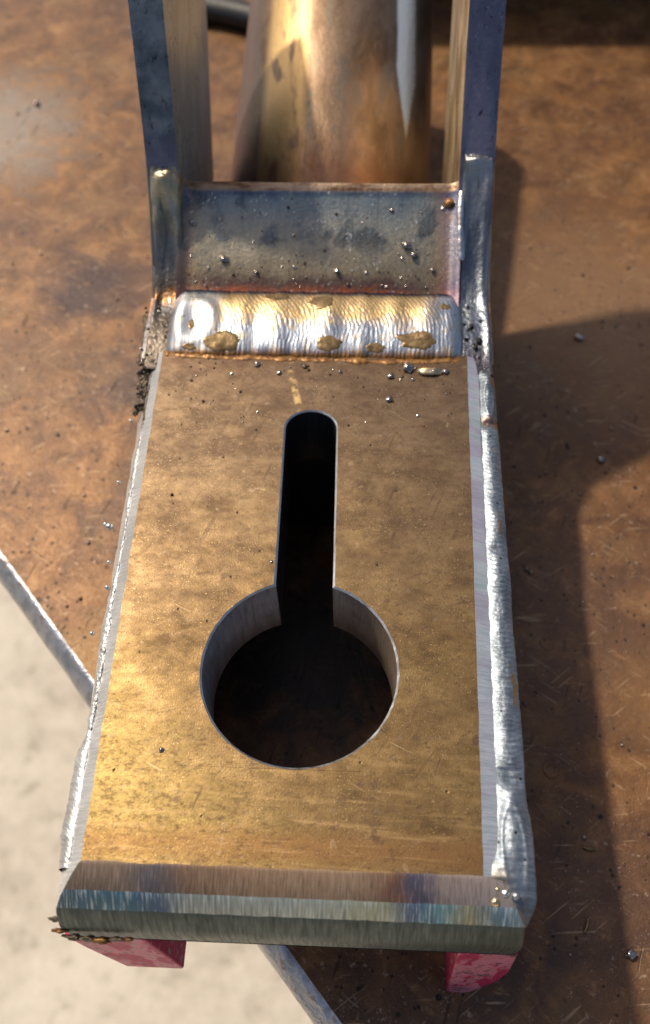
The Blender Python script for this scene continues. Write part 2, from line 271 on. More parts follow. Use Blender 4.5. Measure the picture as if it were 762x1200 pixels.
# ------------------------------------------------------------------ mesh helpers
def smooth(me, on=True): me.polygons.foreach_set('use_smooth', [on]*len(me.polygons))
def link(name, me, parent=None, mats=()):
    for q in mats: me.materials.append(q)
    o = bpy.data.objects.new(name, me); S.collection.objects.link(o)
    if parent: o.parent = parent
    return o
def interp(t, xs, ys):
    if t <= xs[0]: return ys[0]+(t-xs[0])
    for a, b, c, d in zip(xs, xs[1:], ys, ys[1:]):
        if t <= b: return c+(d-c)*(t-a)/(b-a)
    return ys[-1]+(t-xs[-1])
FIT = False
def fitp(p):
    """plan correction: the plate is a slight trapezoid, the knee sits a little further back"""
    if not FIT: return p
    x, y, z = p; Y = interp(y, (-11.6, -8.6, -5.4, 0, 38, 117.5, 135, 162, 168, 185), (-10.5, -7.5, -4.7, 0, 38.3, 122.3, 143.8, 167.5, 172, 187))
    l = -38-.0148*Y; r = 35.4+.0202*Y
    if x < -37.5: X = l+(x+37.5)
    elif x > 37.5: X = r+(x-37.5)*(1.07-.0019*Y)
    else: X = l+(r-l)*(x+37.5)/75
    return (X, Y, z)
def mesh(name, V, F, mats, parent=None, sm=False, mi=None, w=True):
    me = bpy.data.meshes.new(name); V = [fitp(v) for v in V]; me.from_pydata([(v[0]*K, v[1]*K, (v[2]+(TOP if w else 0))*K) for v in V], [], F)
    if mi: me.polygons.foreach_set('material_index', mi)
    smooth(me, sm); me.validate(); me.update()
    o = link(name, me, parent, mats if isinstance(mats, (list, tuple)) else [mats]); return o
def recalc(o):
    bm = bmesh.new(); bm.from_mesh(o.data); bmesh.ops.remove_doubles(bm, verts=bm.verts, dist=1e-7); bmesh.ops.recalc_face_normals(bm, faces=bm.faces); bm.to_mesh(o.data); bm.free(); return o
def bev(o, w, seg=2, ang=30):
    b = o.modifiers.new('bevel', 'BEVEL'); b.width = w*K; b.segments = seg; b.limit_method = 'ANGLE'; b.angle_limit = math.radians(ang); b.harden_normals = False
    smooth(o.data); w_ = o.modifiers.new('wn', 'WEIGHTED_NORMAL'); return o
def grid(name, fn, nu, nv, mat, parent, closeu=False, sm=True, w=True):
    V = [fn(i/(nu if closeu else nu-1), j/(nv-1)) for j in range(nv) for i in range(nu)]; F = []
    for j in range(nv-1):
        for i in range(nu if closeu else nu-1):
            k = (i+1) % nu; F.append((j*nu+i, j*nu+k, (j+1)*nu+k, (j+1)*nu+i))
    return recalc(mesh(name, V, F, mat, parent, sm, w=w))
def nz(x, y=0., z=0., s=1.): return mn.noise(Vector((x*s, y*s, z*s)))
def nrm2(p, q): d = math.hypot(q[0]-p[0], q[1]-p[1]); return (q[0]-p[0])/d, (q[1]-p[1])/d

def bead(name, path, rad, mat, parent, flat=.6, ripple=.12, pitch=1.3, wob=.25, nseg=18, step=.3, seed=0, chev=1.4, capr=True):
    """weld bead swept along a 3D path, with crescent ripples"""
    P = [Vector(p) for p in path]; L = [0]
    for a, b in zip(P, P[1:]): L.append(L[-1]+(b-a).length)
    n = max(8, int(L[-1]/step)); V = []; up = Vector((0, 0, 1))
    for i in range(n+1):
        s = L[-1]*i/n; k = next(j for j in range(1, len(L)) if s <= L[j]+1e-6); u = (s-L[k-1])/(L[k]-L[k-1])
        p = P[k-1].lerp(P[k], u); t = (P[k]-P[k-1]).normalized(); side = t.cross(up).normalized(); n2 = side.cross(t)
        e = min(1, s/rad, (L[-1]-s)/rad) if capr else 1; e = math.sqrt(max(0, 1-(1-e)**2)); e = max(e, .02)
        r0 = rad*(1+wob*nz(s*.22, seed*7.3)+wob*.4*nz(s*.9, seed*3.1))
        off = wob*rad*.5*nz(s*.15, seed*5.7, 3)
        for j in range(nseg):
            a = 2*math.pi*j/nseg; ph = (s-chev*math.cos(a)**2*rad*.6)/pitch
            r = r0*e*(1+ripple*(abs((ph % 1)-.5)-.25)) + .06*nz(s*1.5, a*2, seed)
            V.append(p+side*(off+r*math.cos(a))+n2*(r*flat*math.sin(a)))
    F = [(i*nseg+j, i*nseg+(j+1) % nseg, (i+1)*nseg+(j+1) % nseg, (i+1)*nseg+j) for i in range(n) for j in range(nseg)]
    F += [tuple(range(nseg)), tuple(n*nseg+j for j in range(nseg))]
    return recalc(mesh(name, V, F, mat, parent, True))
def blob(name, c, r, mat, parent, seed=0, amp=.12, sub=3, w=True, rot=0):
    cc = fitp(c); bm = bmesh.new(); bmesh.ops.create_icosphere(bm, subdivisions=sub, radius=1)
    for v in bm.verts:
        d = 1+amp*nz(v.co.x*1.3+seed*3, v.co.y*1.3, v.co.z*1.3)+amp*.4*nz(v.co.x*3.6+seed, v.co.y*3.6, v.co.z*3.6)
        x, y, z = v.co.x*r[0]*d, v.co.y*r[1]*d, v.co.z*r[2]*d
        x, y = x*math.cos(rot)-y*math.sin(rot), x*math.sin(rot)+y*math.cos(rot)
        v.co = Vector((x+cc[0], y+cc[1], z+cc[2]+(TOP if w else 0)))*K
    me = bpy.data.meshes.new(name); bm.to_mesh(me); bm.free(); smooth(me); return link(name, me, parent, [mat])
def thing(name, label, cat, loc=(0, 0, 0), group=None):
    o = bpy.data.objects.new(name, None); S.collection.objects.link(o); o.location = loc; o.empty_display_size = .01
    o['label'] = label; o['category'] = cat
    if group: o['group'] = group
    return o
def tag(o, label, cat, group=None):
    o['label'] = label; o['category'] = cat
    if group: o['group'] = group
    return o

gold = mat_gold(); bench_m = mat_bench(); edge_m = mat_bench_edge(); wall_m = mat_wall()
gl = mat_ground('ground_bevel_left', (.56, .56, .55), (.86, .86, .86), 'y', .34, .40, depth=.07, metal=.6)
gr = mat_ground('ground_bevel_right', (.50, .56, .60), (.84, .86, .88), 'y', .30, .45, heat_right, .07, .55)
gf = mat_ground('front_bevel_steel', (.35, .28, .2), (.5, .4, .3), 'x', .42, .28, heat_front, .05, .55)
gc = mat_ground('front_chamfer_steel', (.35, .38, .34), (.7, .75, .7), 'x', .34, .45, heat_chamfer, .08, .5)
gd = mat_ground('front_face_steel', (.075, .095, .085), (.15, .18, .16), 'x', .45, .5, depth=.04, metal=.6)
dark = mat_dark_steel('dark_scaled_steel', (.02, .02, .022), .6, .5, (.03, .022, .018))
weld = mat_weld(); weld_b = mat_weld('blue_grey_weld_metal', (.34, .39, .44), (.30, .31, .32), .6, .46)
def mat_side(left):
    m = M('left_side_weld_metal' if left else 'right_side_weld_metal'); a = m.noise(4, 4, .6, (1, .5, 1)); b = m.noise(.7, 4, .65); st = m.noise(.5, 3, .6, (.1, 1, .1), (0, 0, .35 if left else 0), dist=.2)
    if left: c = m.mix(m.rng(a, .35, .65), (.52, .52, .51), (.72, .73, .74))
    else: c = m.mix(m.rng(a, .35, .65), (.20, .24, .28), (.36, .41, .46))
    c = m.mix(m.rng(st, .5, .7, 0, .4), c, (.74, .75, .76)); c = m.mix(m.rng(st, .45, .3, 0, .4), c, (.2, .2, .2))
    t = m.rng(m.noise(3.2, 4, .6, (1, .4, 1), loc=(3, 5, 7)), .60, .64)
    if left:
        t = m.math('MULTIPLY', t, m.rng(m.y, 40, 60)); c = m.mix(t, c, (.48, .28, .13))
        q = m.math('MULTIPLY', m.rng(m.math('ADD', m.y, m.math('MULTIPLY', a, 14.)), 103, 110), m.rng(m.x, -41.2, -41.8)); c = m.mix(q, c, (.13, .09, .06))
        c = m.mix(m.math('MULTIPLY', q, m.rng(m.voro(1.6), .34, .26)), c, (.02, .015, .012)); nm = m.rng(q, 0, 1, .9, .4)
    else:
        t = m.math('MULTIPLY', t, m.rng(m.x, 42.2, 43.4)); c = m.mix(t, c, (.42, .27, .15)); nm = .85
        o = m.math('MULTIPLY', m.rng(m.y, 102, 103.5), m.rng(m.y, 106, 104.5)); c = m.mix(m.math('MULTIPLY', o, .6), c, (.35, .15, .06))
        w = m.math('MULTIPLY', m.rng(m.y, -9, -5), m.rng(m.x, 41, 39)); w = m.math('MULTIPLY', w, m.rng(m.y, 3, -1)); c = m.mix(m.math('MULTIPLY', w, .6), c, (.50, .38, .25))
    pt = m.rng(m.voro(3.7), .10, .06); c = m.mix(pt, c, (.05, .045, .04))
    return m.out(c, nm, m.rng(b, .3, .7, .42, .58), m.bump(m.math('ADD', b, m.math('MULTIPLY', st, .6)), .09, .9))
side_m = mat_side(False); sidel_m = mat_side(True)
def mat_knee():
    m = M('tempered_knee_metal'); a = m.noise(4.5, 4, .6); b = m.noise(.8, 4, .65); st = m.noise(2.6, 3, .5, (1, .14, .14), dist=.8)
    yy = m.math('ADD', m.y, m.math('MULTIPLY', m.math('SUBTRACT', a, .5), 12.))
    c = m.ramp(m.rng(yy, 120, 174), [(0, (.18, .15, .14)), (.22, (.26, .26, .28)), (.34, (.30, .29, .28)), (.42, (.46, .22, .07)), (.48, (.30, .24, .17)), (.6, (.32, .32, .30)), (.68, (.42, .34, .22)), (.75, (.78, .66, .42)), (.81, (.70, .56, .34)), (.86, (.14, .17, .21)), (.95, (.14, .17, .21)), (1, (.14, .16, .2))])
    rr_ = m.ramp(m.rng(yy, 120, 174), [(0, (.16, .14, .15)), (.3, (.22, .26, .31)), (.5, (.34, .37, .40)), (.74, (.25, .27, .30)), (.86, (.5, .5, .48)), (.92, (.70, .70, .66)), (.97, (.3, .28, .26)), (1, (.2, .2, .26))])
    c = m.mix(m.rng(m.x, -5, 5), c, rr_)
    c = m.mix(m.rng(st, .54, .66, 0, .7), c, (.62, .64, .64)); c = m.mix(m.rng(st, .44, .34, 0, .6), c, (.10, .10, .11))
    q = m.math('MULTIPLY', m.rng(yy, 141, 134), m.rng(m.x, 0, -1)); c = m.mix(q, c, m.mix(m.rng(a, .4, .6), (.10, .07, .05), (.22, .17, .12)))
    c = m.mix(1.0, c, (.72, .72, .74), 'MULTIPLY')
    p1 = m.math('MULTIPLY', m.rng(m.voro(1.9), .36, .27), m.rng(yy, 142, 136)); p1 = m.math('MULTIPLY', p1, m.rng(m.noise(5, 2), .47, .55)); c = m.mix(p1, c, (.015, .012, .01))
    n = m.bump(m.math('SUBTRACT', m.math('ADD', b, a), m.math('MULTIPLY', p1, 1.6)), .16, .9)
    return m.out(c, m.rng(q, 0, 1, .88, .4), m.rng(b, .3, .7, .24, .42), n)
knee_m = mat_knee()
weld_k = mat_weld('tempered_weld_metal', (.26, .28, .30), (.36, .25, .15), .7, .28)
weld_w = mat_weld('rough_silver_weld_metal', (.66, .66, .66), (.50, .44, .36), .6, .36)
weld_g = mat_weld('straw_weld_metal', (.86, .64, .34), (.60, .55, .52), .5, .22)
wmain = mat_main_weld(); strap_m = mat_strap(); tube_m = mat_tube()
slag_t = mat_slag('tan_glassy_slag', (.15, .095, .04), (.36, .24, .11), .28, .5, .15)
slag_d = mat_slag('dark_spongy_slag', (.07, .05, .035), (.24, .18, .12), .35, .4, 1.0, 1.1)
slag_r = mat_slag('rust_orange_slag', (.12, .05, .02), (.42, .21, .06), .4, .4, .3)
spat_m = mat_slag('spatter_steel', (.40, .34, .29), (.62, .60, .58), .2, 1.0, .1)
spat_d = mat_slag('burnt_spatter_steel', (.05, .04, .035), (.20, .15, .11), .35, .8, .1)

# ------------------------------------------------------------------ setting
def flat_sheet():
    o = mesh('concrete_floor', [(-6000, -6000, -900), (6000, -6000, -900), (6000, 6000, -900), (-6000, 6000, -900)], [(0, 1, 2, 3)], mat_floor()); o['kind'] = 'structure'
flat_sheet()

# bench: a thick plate, its worn rounded edge running diagonally
bench = thing('welding_bench', 'brown heat-stained steel welding bench under the welded bracket', 'workbench')
A = Vector((-96.1, 97.4)); B = Vector((5.0, -15.9)); d = (B-A).normalized(); nrm = Vector((-d.y, d.x)) if Vector((-d.y, d.x)).dot(Vector((-1, -1))) > 0 else Vector((d.y, -d.x))
E0 = A-d*420; E1 = B+d*330; back = -nrm*620
prof = [(0, 0), (.9, -.2), (2.6, -1.8), (4.2, -3.4), (4.8, -4.6), (5.0, -7), (5.0, -16)]
# flat top
c0, c1 = E0, E1
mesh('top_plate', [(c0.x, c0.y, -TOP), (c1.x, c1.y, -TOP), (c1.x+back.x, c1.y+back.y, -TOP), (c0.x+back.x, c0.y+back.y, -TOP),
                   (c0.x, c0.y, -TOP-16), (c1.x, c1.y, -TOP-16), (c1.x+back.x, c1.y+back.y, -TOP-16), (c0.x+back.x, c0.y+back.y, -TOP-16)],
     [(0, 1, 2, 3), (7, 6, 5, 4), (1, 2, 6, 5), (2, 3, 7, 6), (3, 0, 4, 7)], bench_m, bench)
def edge_fn(u, v):
    s = v*(E1-E0).length; k = u*(len(prof)-1); i = min(int(k), len(prof)-2); f = k-i
    o_, z_ = (prof[i][0]*(1-f)+prof[i+1][0]*f, prof[i][1]*(1-f)+prof[i+1][1]*f)
    o_ += (.25*nz(s*.08, u*3)+.18*nz(s*.5, u*5))*min(1, u*4); z_ += .25*nz(s*.3, u*4, 5)*min(1, u*4)
    p = E0+d*s+nrm*o_; return (p.x, p.y, -TOP+z_)
grid('worn_edge', edge_fn, 13, 900, edge_m, bench)
for q in ((-1, 60, 90), (-1, 560, 90), (-1, 60, 690), (-1, 560, 690)):
    p = E0 + d*q[2] + (-nrm)*q[1]
    V = [(p.x+sx*25, p.y+sy*25, z) for z in (-900, -TOP-16.5) for sx, sy in ((-1, -1), (1, -1), (1, 1), (-1, 1))]
    bev(recalc(mesh('leg', V, [(0, 1, 2, 3), (4, 5, 6, 7), (0, 1, 5, 4), (1, 2, 6, 5), (2, 3, 7, 6), (3, 0, 4, 7)], dark, bench)), 3)

# ------------------------------------------------------------------ the bracket
BR = thing('welded_bracket', 'welded steel bracket with keyhole plate, ripple weld and side rails, on brown bench', 'bracket')
T = 20.0
def keyhole(off=0.):
    cx, cy, R, s, top = 0.0, 38.35, 20.0+off, 6.15+off, 106.3+off
    a0 = math.asin(s/R); pts = []
    n = 88
    for i in range(n+1):
        a = math.pi/2 - a0 - (2*math.pi-2*a0)*i/n
        pts.append((cx+R*math.cos(a), cy+R*math.sin(a)))
    # left side of slot up, round end, right side down;   slot leans very slightly
    sx = -.6; yl = top-s
    for t in (.25, .5, .75): y = pts[n][1]+(yl-pts[n][1])*t; x = (cx-s)*(1-t)+(sx-s)*t; pts.append((x, y))
    for i in range(15):
        a = math.pi - math.pi*i/14; pts.append((sx+s*math.cos(a), yl+s*math.sin(a)*.86))
    y0 = pts[0][1]
    for t in (.75, .5, .25): y = y0+(yl-y0)*t; x = (cx+s)*(1-t)+(sx+s)*t; pts.append((x, y))
    return pts
def make_plate():
    V = []; F = []; MI = []
    h0 = keyhole(.42); h1 = keyhole(0); n = len(h0)
    h0 = [(x+.16*nz(x*1.1, y*1.1, 3)+.06*nz(x*3.5, y*3.5), y+.16*nz(x*1.1, y*1.1, 8)+.06*nz(x*3.5, y*3.5, 5)) for x, y in h0]
    # outer outline of the straw-coloured face, edges a little uneven
    out = []
    for i in range(61): t = i/60; out.append((-37.5+75*t, -.0+.35*nz(t*9)+.15*nz(t*40)))
    for i in range(1, 81): t = i/80; out.append((37.5+.16*nz(t*22, 4)+.08*nz(t*90, 4), 119*t))
    for i in range(1, 21): out.append((37.5-75*i/20, 119))
    for i in range(1, 80): t = 1-i/80; out.append((-37.5+.22*nz(t*22, 9)+.1*nz(t*90, 9), 119*t))
    tri = tessellate_polygon([[Vector((x, y, 0)) for x, y in out], [Vector((x, y, 0)) for x, y in h0]])
    m = len(out); V += [(x, y, 0) for x, y in out]+[(x, y, 0) for x, y in h0]
    for t in tri: F.append(t); MI.append(0)
    a = len(V); V += [(x, y, -.35) for x, y in h1]; b = len(V)
    V += [(x, y, -T) for x, y in h1]
    for i in range(n):
        j = (i+1) % n; F.append((m+i, m+j, a+j, a+i)); MI.append(4); F.append((a+i, a+j, b+j, b+i)); MI.append(5)
    # rim profiles: (outward, down) front / right / left, drawn separately so each keeps its own ground finish
    def strip(idx, rings, mis):
        prev = idx
        for ring, mi in zip(rings, mis):
            k = len(V); V.extend(ring)
            for i in range(len(idx)-1): F.append((prev[i], prev[i+1], k+i+1, k+i)); MI.append(mi)
            prev = list(range(k, k+len(ring)))
    fi = list(range(0, 61)); fr = []
    for (dy, z, s, w) in ((-.7, -.12, 1.012, .1), (-3, -.9, 1.045, .15), (-5.4, -1.9, 1.075, .22), (-6.3, -2.7, 1.09, .18), (-8.6, -4.9, 1.12, .16), (-9.4, -6.1, 1.124, .14), (-11.0, -9.8, 1.128, .10), (-11.5, -12.0, 1.128, .05), (-11.6, -T, 1.128, 0)):
        fr.append([(out[i][0]*s - (.0 if out[i][0] > 0 else .0) + (2.6*(i/60)**3), dy+w*nz(i*.5, z), z) for i in fi])
    strip(fi, fr, (1, 1, 1, 2, 2, 3, 3, 3, 3))
    ri = list(range(60, 141)); rr = []
    for (dx, z, w) in ((3.4, -1.3, .25), (8.0, -4.5, .2), (8.3, -T, 0)):
        rr.append([(out[i][0]+dx*(.98)+w*nz(i*.4, z), out[i][1]-(5.4 if i == 60 else 0)*0, z) for i in ri])
    strip(ri, rr, (6, 6, 3))
    li = [0]+list(range(len(out)-1, 159, -1)); lr = []
    for (dx, z, w) in ((2.9, -2.4, .35), (4.8, -5.5, .3), (5.0, -T, 0)):
        lr.append([(out[i][0]-dx+w*nz(i*.35, z, 3), out[i][1], z) for i in li])
    strip(li, lr, (7, 7, 3))
    # close the two mitred front corners
    def corner(ci, A_, B_, m_):
        k = len(V); V.extend([V[ci]]+A_+B_); na = len(A_)
        F.append((k, k+1, k+1+na)); MI.append(m_)
        for q in range(na-1): F.append((k+1+q, k+2+q, k+2+na+q, k+1+na+q)); MI.append(m_ if q < na-2 else 3)
    corner(60, [fr[2][-1], fr[4][-1], fr[8][-1]], [rr[0][0], rr[1][0], rr[2][0]], 1)
    corner(0, [fr[2][0], fr[4][0], fr[8][0]], [lr[0][0], lr[1][0], lr[2][0]], 7)
    # rear end and underside
    hole = set(list(range(m, m+n))+list(range(a, a+2*n))); global FIT
    FIT = True; V = [v if i in hole else fitp(v) for i, v in enumerate(V)]; FIT = False
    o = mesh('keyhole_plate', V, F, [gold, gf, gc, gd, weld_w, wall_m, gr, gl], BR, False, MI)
    bm = bmesh.new(); bm.from_mesh(o.data); bmesh.ops.recalc_face_normals(bm, faces=bm.faces)
    up = sum(f.normal.z for f in bm.faces if f.material_index == 0)
    if up < 0: bmesh.ops.reverse_faces(bm, faces=bm.faces)
    for f in bm.faces: f.smooth = f.material_index in (1, 2, 3) and f.normal.y < -.05
    bm.to_mesh(o.data); bm.free(); return o
make_plate()
def plate_under():
    out = [(-42.6, -10.6), (43.6, -10.6), (45.2, 123), (-44.4, 123)]; h = keyhole(0)
    tri = tessellate_polygon([[Vector((x, y, 0)) for x, y in out], [Vector((x, y, 0)) for x, y in h]])
    mesh('underside', [(x, y, -T) for x, y in out]+[(x, y, -T) for x, y in h], [tuple(t) for t in tri], dark, BR)
plate_under()
def box(name, x0, x1, y0, y1, z0, z1, m, parent):
    V = [(x, y, z) for z in (z0, z1) for x, y in ((x0, y0), (x1, y0), (x1, y1), (x0, y1))]
    return recalc(mesh(name, V, [(0, 1, 2, 3), (4, 5, 6, 7), (0, 1, 5, 4), (1, 2, 6, 5), (2, 3, 7, 6), (3, 0, 4, 7)], m, parent))
FIT = False
box('cross_web', -33, 34, 108.5, 118, -TOP+.3, -T-.2, dark, BR)

def side_bar(x0, x1, topo, right):
    lower = [(10, -20.3), (10, -TOP+.4), (118, -TOP+.2), (150, -50), (209, -12), (236, 29), (262, 68)] if not right else [(10, -20.3), (10, -TOP+.4), (118, -TOP+.2), (150, -50), (212, -14), (240, 29), (266, 68)]
    prof2 = topo + list(reversed(lower)); n = len(prof2)
    V = [(x0, y, z) for y, z in prof2]+[(x1, y, z) for y, z in prof2]
    if not right: pass
    F = [tuple(range(n)), tuple(range(2*n-1, n-1, -1))]+[(i, (i+1) % n, n+(i+1) % n, n+i) for i in range(n)]
    o = recalc(mesh('side_bar', V, F, mat_bar('right_bar_steel' if right else 'left_bar_steel', right), BR)); bev(o, .9, 3, 12); return o
side_bar(-45.6, -37.4, [(10, -20.25), (10.4, -20.2), (122.2, -20.2), (122.5, -1.4), (130, -.2), (143, -.3), (150, 4.6), (158, 14.0), (164.5, 23.0), (170, 34.5), (179, 57), (188, 80)], False)
side_bar(35.6, 44.6, [(10, -20.25), (10.4, -20.2), (122.2, -20.2), (122.5, -1.4), (130, -.2), (143, .4), (151, 4.2), (161, 11.6), (170, 20.3), (181, 34), (194, 51.8), (215, 80)], True)
FIT = True

def foot(front, y1, m_):
    V = [(x, y, z) for x, y, z in front]+[(x, y1, z) for x, y, z in front]; n = len(front)
    F = [tuple(range(n)), tuple(range(2*n-1, n-1, -1))]+[(i, (i+1) % n, n+(i+1) % n, n+i) for i in range(n)]
    bev(recalc(mesh('red_painted_foot', V, F, m_, BR)), .5, 2, 12)
FIT = False
foot([(-44.6, -10.6, -20.4), (-43.6, -11.2, -34), (-40.2, -12.4, -59.5), (-26.6, -12.4, -59.7), (-28.6, -10.6, -20.4)], 46, bpy.data.materials['left_bar_steel'])
foot([(44.2, -10.6, -20.4), (45.0, -12.2, -38), (43.6, -13.4, -47), (39.6, -14.6, -58), (38.4, -14.8, -59.6), (34.0, -14.8, -59.7), (32.6, -10.6, -20.4)], 46, bpy.data.materials['right_bar_steel'])
FIT = True
# inclined strap between the bars
def strap_fn(u, v):
    x = -35.9+u*71.4; pr = [(128, -6), (130, -.4), (134, 1.6), (145, 7.0), (155, 12.0), (160.6, 14.9), (161.8, 15.7), (164.6, 16.7), (165.8, 16.0), (164.5, 9.0), (158, 4.0)]
    k = v*(len(pr)-1); i = min(int(k), len(pr)-2); f = k-i; y = pr[i][0]*(1-f)+pr[i+1][0]*f; z = pr[i][1]*(1-f)+pr[i+1][1]*f
    sag = .9*math.sin(math.pi*u)*max(0, min(1, (v-.4)*4))*(1 if v < .62 else .4)
    e = min(u, 1-u)*71; lift = 1.6*math.exp(-(e/1.6)**2)
    return (x, y-sag*.3+.12*nz(x*.2, v*5), z+lift-.25*sag+.12*nz(x*.15, y*.15, 2))
grid('cross_strap', strap_fn, 120, 61, strap_m, BR)

# main weld bead across the joint
def mbead(u, v):
    x = -37.3+u*74.2; e = min(x+37.3, 36.9-x); er = math.sqrt(max(0, 1-(1-min(1, e/4.5))**2))
    half = (9.3+.6*nz(x*.12, 7)+.5*nz(x*.4, 3)+.2*nz(x*1.3, 3))*(.55+.45*er); yc = 126.2+.35*nz(x*.1, 2)
    w = (v-.5)*2; y = yc+w*half
    prof_ = (max(0, 1-abs(w)**2.6))**.62
    ph = (x+3.4*(w*.9+.25)**2+1.2*w+2.2*nz(x*.11, w*.7)+.7*nz(x*.5, w))/1.25
    rp = (abs((ph % 1)-.5)*2-.5)*(.03+.04*nz(x*.3, w*1.5, 8))+.13*nz(x*.22, w*1.2, 2)+.03*nz(x*1.7, w*5, 3)+.03*nz(x*4, w*9, 3)
    fade = 1 if x > -22 else max(0.12, (x+37)/15)
    z = -1.2+(2.7+.6*nz(x*.16, 5))*prof_*er+rp*fade*prof_*er
    if x < -20:                                   # end crater: smooth with a low dish
        dd = math.hypot(x+30.5, (y-126))
        z -= .7*math.exp(-(dd/3.0)**2)*er; z += .10*math.cos(dd*1.3)*math.exp(-((dd-6)/4)**2)*er
    tilt = (w+1)*.5*2.6                           # climbs onto the strap
    return (x, y, z+tilt*er)
grid('weld_bead', mbead, 560, 44, wmain, BR)

# side welds: one continuous wavy run down each long edge of the plate
FIT = False
def cl(t, a=0., b=1.): return max(a, min(b, t))
def sms(t): t = cl(t); return t*t*(3-2*t)
def right_run(u, v):
    y = -9.9+v*129.9; xi = 35.4+.0202*y+3.1-4.2*sms((7-y)/8)+3.0*sms((-3-y)/6)+.25*nz(y*.35, 2); xo = 44.7+.30*nz(y*.09, 4)+.12*nz(y*.5, 6)-4.2*cl((-2.4-y)/7.4)**2+(.5*sms((14-y)/6))
    k = cl(u/.84); x = xi+(xo-xi)*k
    if y > 104: h = .75*math.sqrt(cl((y-103.4)/2.2))*math.sqrt(cl((119.8-y)/2.4)+.01)
    elif y > 20: h = (.45+.22*nz(y*.14, 9))*math.sqrt(cl((102-y)/2.))*math.sqrt(cl((y-19.5)/2.5))
    else: h = .75*math.sqrt(cl((17-y)/2.5))*(1-.5*sms((-3-y)/6))
    arch = math.sin(math.pi*cl(k*.94+.02))**1.15
    z = -1.2+interp(max(0, -y), (0, 4.7, 7.5, 10.5), (0, -1.9, -4.6, -11.5))-1.1*k*k+arch*h*1.5*cl((y+9.6)/2.5)
    d = math.hypot((x-41.5+.02*y)/2.25, (y-4.5)/8.6); z += .26*math.exp(-((d-1)/.14)**2)-.15*sms(1.1-d)
    d = math.hypot((x-42.8)/1.2, (y-111)/5.2); z += .22*math.exp(-((d-1)/.2)**2)
    ph = (y-1.5*(k-.5)**2*4)/(1.1 if y > 20 else 1.7); z += (.15*(abs((ph % 1)-.5)*2-.5)+.24*nz(x*.5, y*.3, 1)+.07*nz(x*1.6, y*1.2, 4))*arch
    if u > .84: t = (u-.84)/.16; x += .35*math.sin(t*math.pi/2); z -= 1.2*t+11*t**3
    return (x, y, z)
grid('side_weld', right_run, 30, 520, side_m, BR)
def left_run(u, v):
    y = -1+v*121.5; xi = -38-.0148*y-2.5; xo = -43.0+.75*nz(y*.05, 14)+.45*nz(y*.22, 4)+.25*nz(y*.9, 6)-.7*sms((26-y)/8)*sms((y+1)/6)
    k = cl(u/.8); x = xi+(xo-xi)*k; arch = math.sin(math.pi*cl(k*.9+.05))**.8
    z = -2.3-2.0*k+arch*(.9+.5*nz(y*.12, 3))+(.34*nz(x*.8, y*.7, 1)+.2*nz(x*2, y*1.9, 4)+.1*nz(x*3, y*5, 4))*cl((y-14)/12, .25)
    ph = (y+x*.9)/.9; z += .05*(abs((ph % 1)-.5)*2-.5)
    if u > .8: t = (u-.8)/.2; x -= .35*math.sin(t*math.pi/2); z -= 1.0*t+11*t**3
    return (x, y, z)
grid('side_weld', left_run, 26, 620, sidel_m, BR)
FIT = True
for (x, y, z, r) in ((-44.6, 71.5, -4.2, .9), (-45.6, 71.9, -4.1, .55), (-43.9, 100.5, -4, .5), (-42.2, 56, -3, .6), (-42.9, 62, -3, .5), (-44.1, 46, -4, .55), (-44.2, 83, -4, .5)):
    blob('spatter_ball', (x, y, z), (r, r, r), weld_w, BR, x, .2, 2)
# tack welds and fillets at the ends of the strap
FIT = False
def knee(x0, x1, prof_, y1, bumps, seed):
    ys = [a for a, b in prof_]; zs = [b for a, b in prof_]
    def pz(y): return sum(interp(y+q, ys, zs) for q in (-2, -1, 0, 1, 2))/5
    def f(u, v):
        y = 119+(y1-119)*v; x = x0+(x1-x0)*u+.2*nz(y*.2, seed+(u > .5)*3); e = min(u, 1-u)*abs(x1-x0)
        z = pz(y)+.16+.10*nz(x*.4, y*.16, seed)+.07*nz(x*1.4, y*1.0, seed)-1.9*(1-cl(e/1.1))**2-.6*(1-cl((1-v)*12))
        for bx, by, rx, ry, h in bumps:
            d = ((x-bx)/rx)**2+((y-by)/ry)**2; z += h*math.exp(-d*(1+.3*nz(x*.6, y*.6, seed+9)))
        return (x, y, z)
    return grid('knee_weld', f, 44, 220, knee_m, BR)
knee(-45.4, -37.0, [(100, -1.3), (122.5, -1.3), (130, -.2), (143, -.3), (150, 4.6), (158, 14.0), (164.5, 23.0), (170, 34.5)], 165.2,
     [(-41.4, 162.2, 3.2, 1.9, 3.2), (-43.6, 157.2, 1.5, 3.0, 1.3), (-44.2, 140, 1.0, 5, .8), (-38.2, 153, .9, 8, .7)], 1)
knee(35.9, 45.0, [(100, -1.3), (122.5, -1.3), (130, -.2), (143, .4), (151, 4.2), (161, 11.6), (170, 20.3), (181, 34)], 173,
     [(39.6, 170.4, 3.4, 1.6, 2.6), (43.2, 166, 1.3, 4.5, 1.0), (42.6, 150, 1.0, 9, .6), (43.6, 134, 1.0, 9, .5), (37.4, 160, .8, 9, .7)], 5)
bead('fillet_weld', [(36.5, 168.6, 17.2), (36.2, 163, 15), (36.2, 157, 12.0), (36.7, 150, 7.8)], .85, weld, BR, .6, .02, 1.6, .3, seed=13)
FIT = True
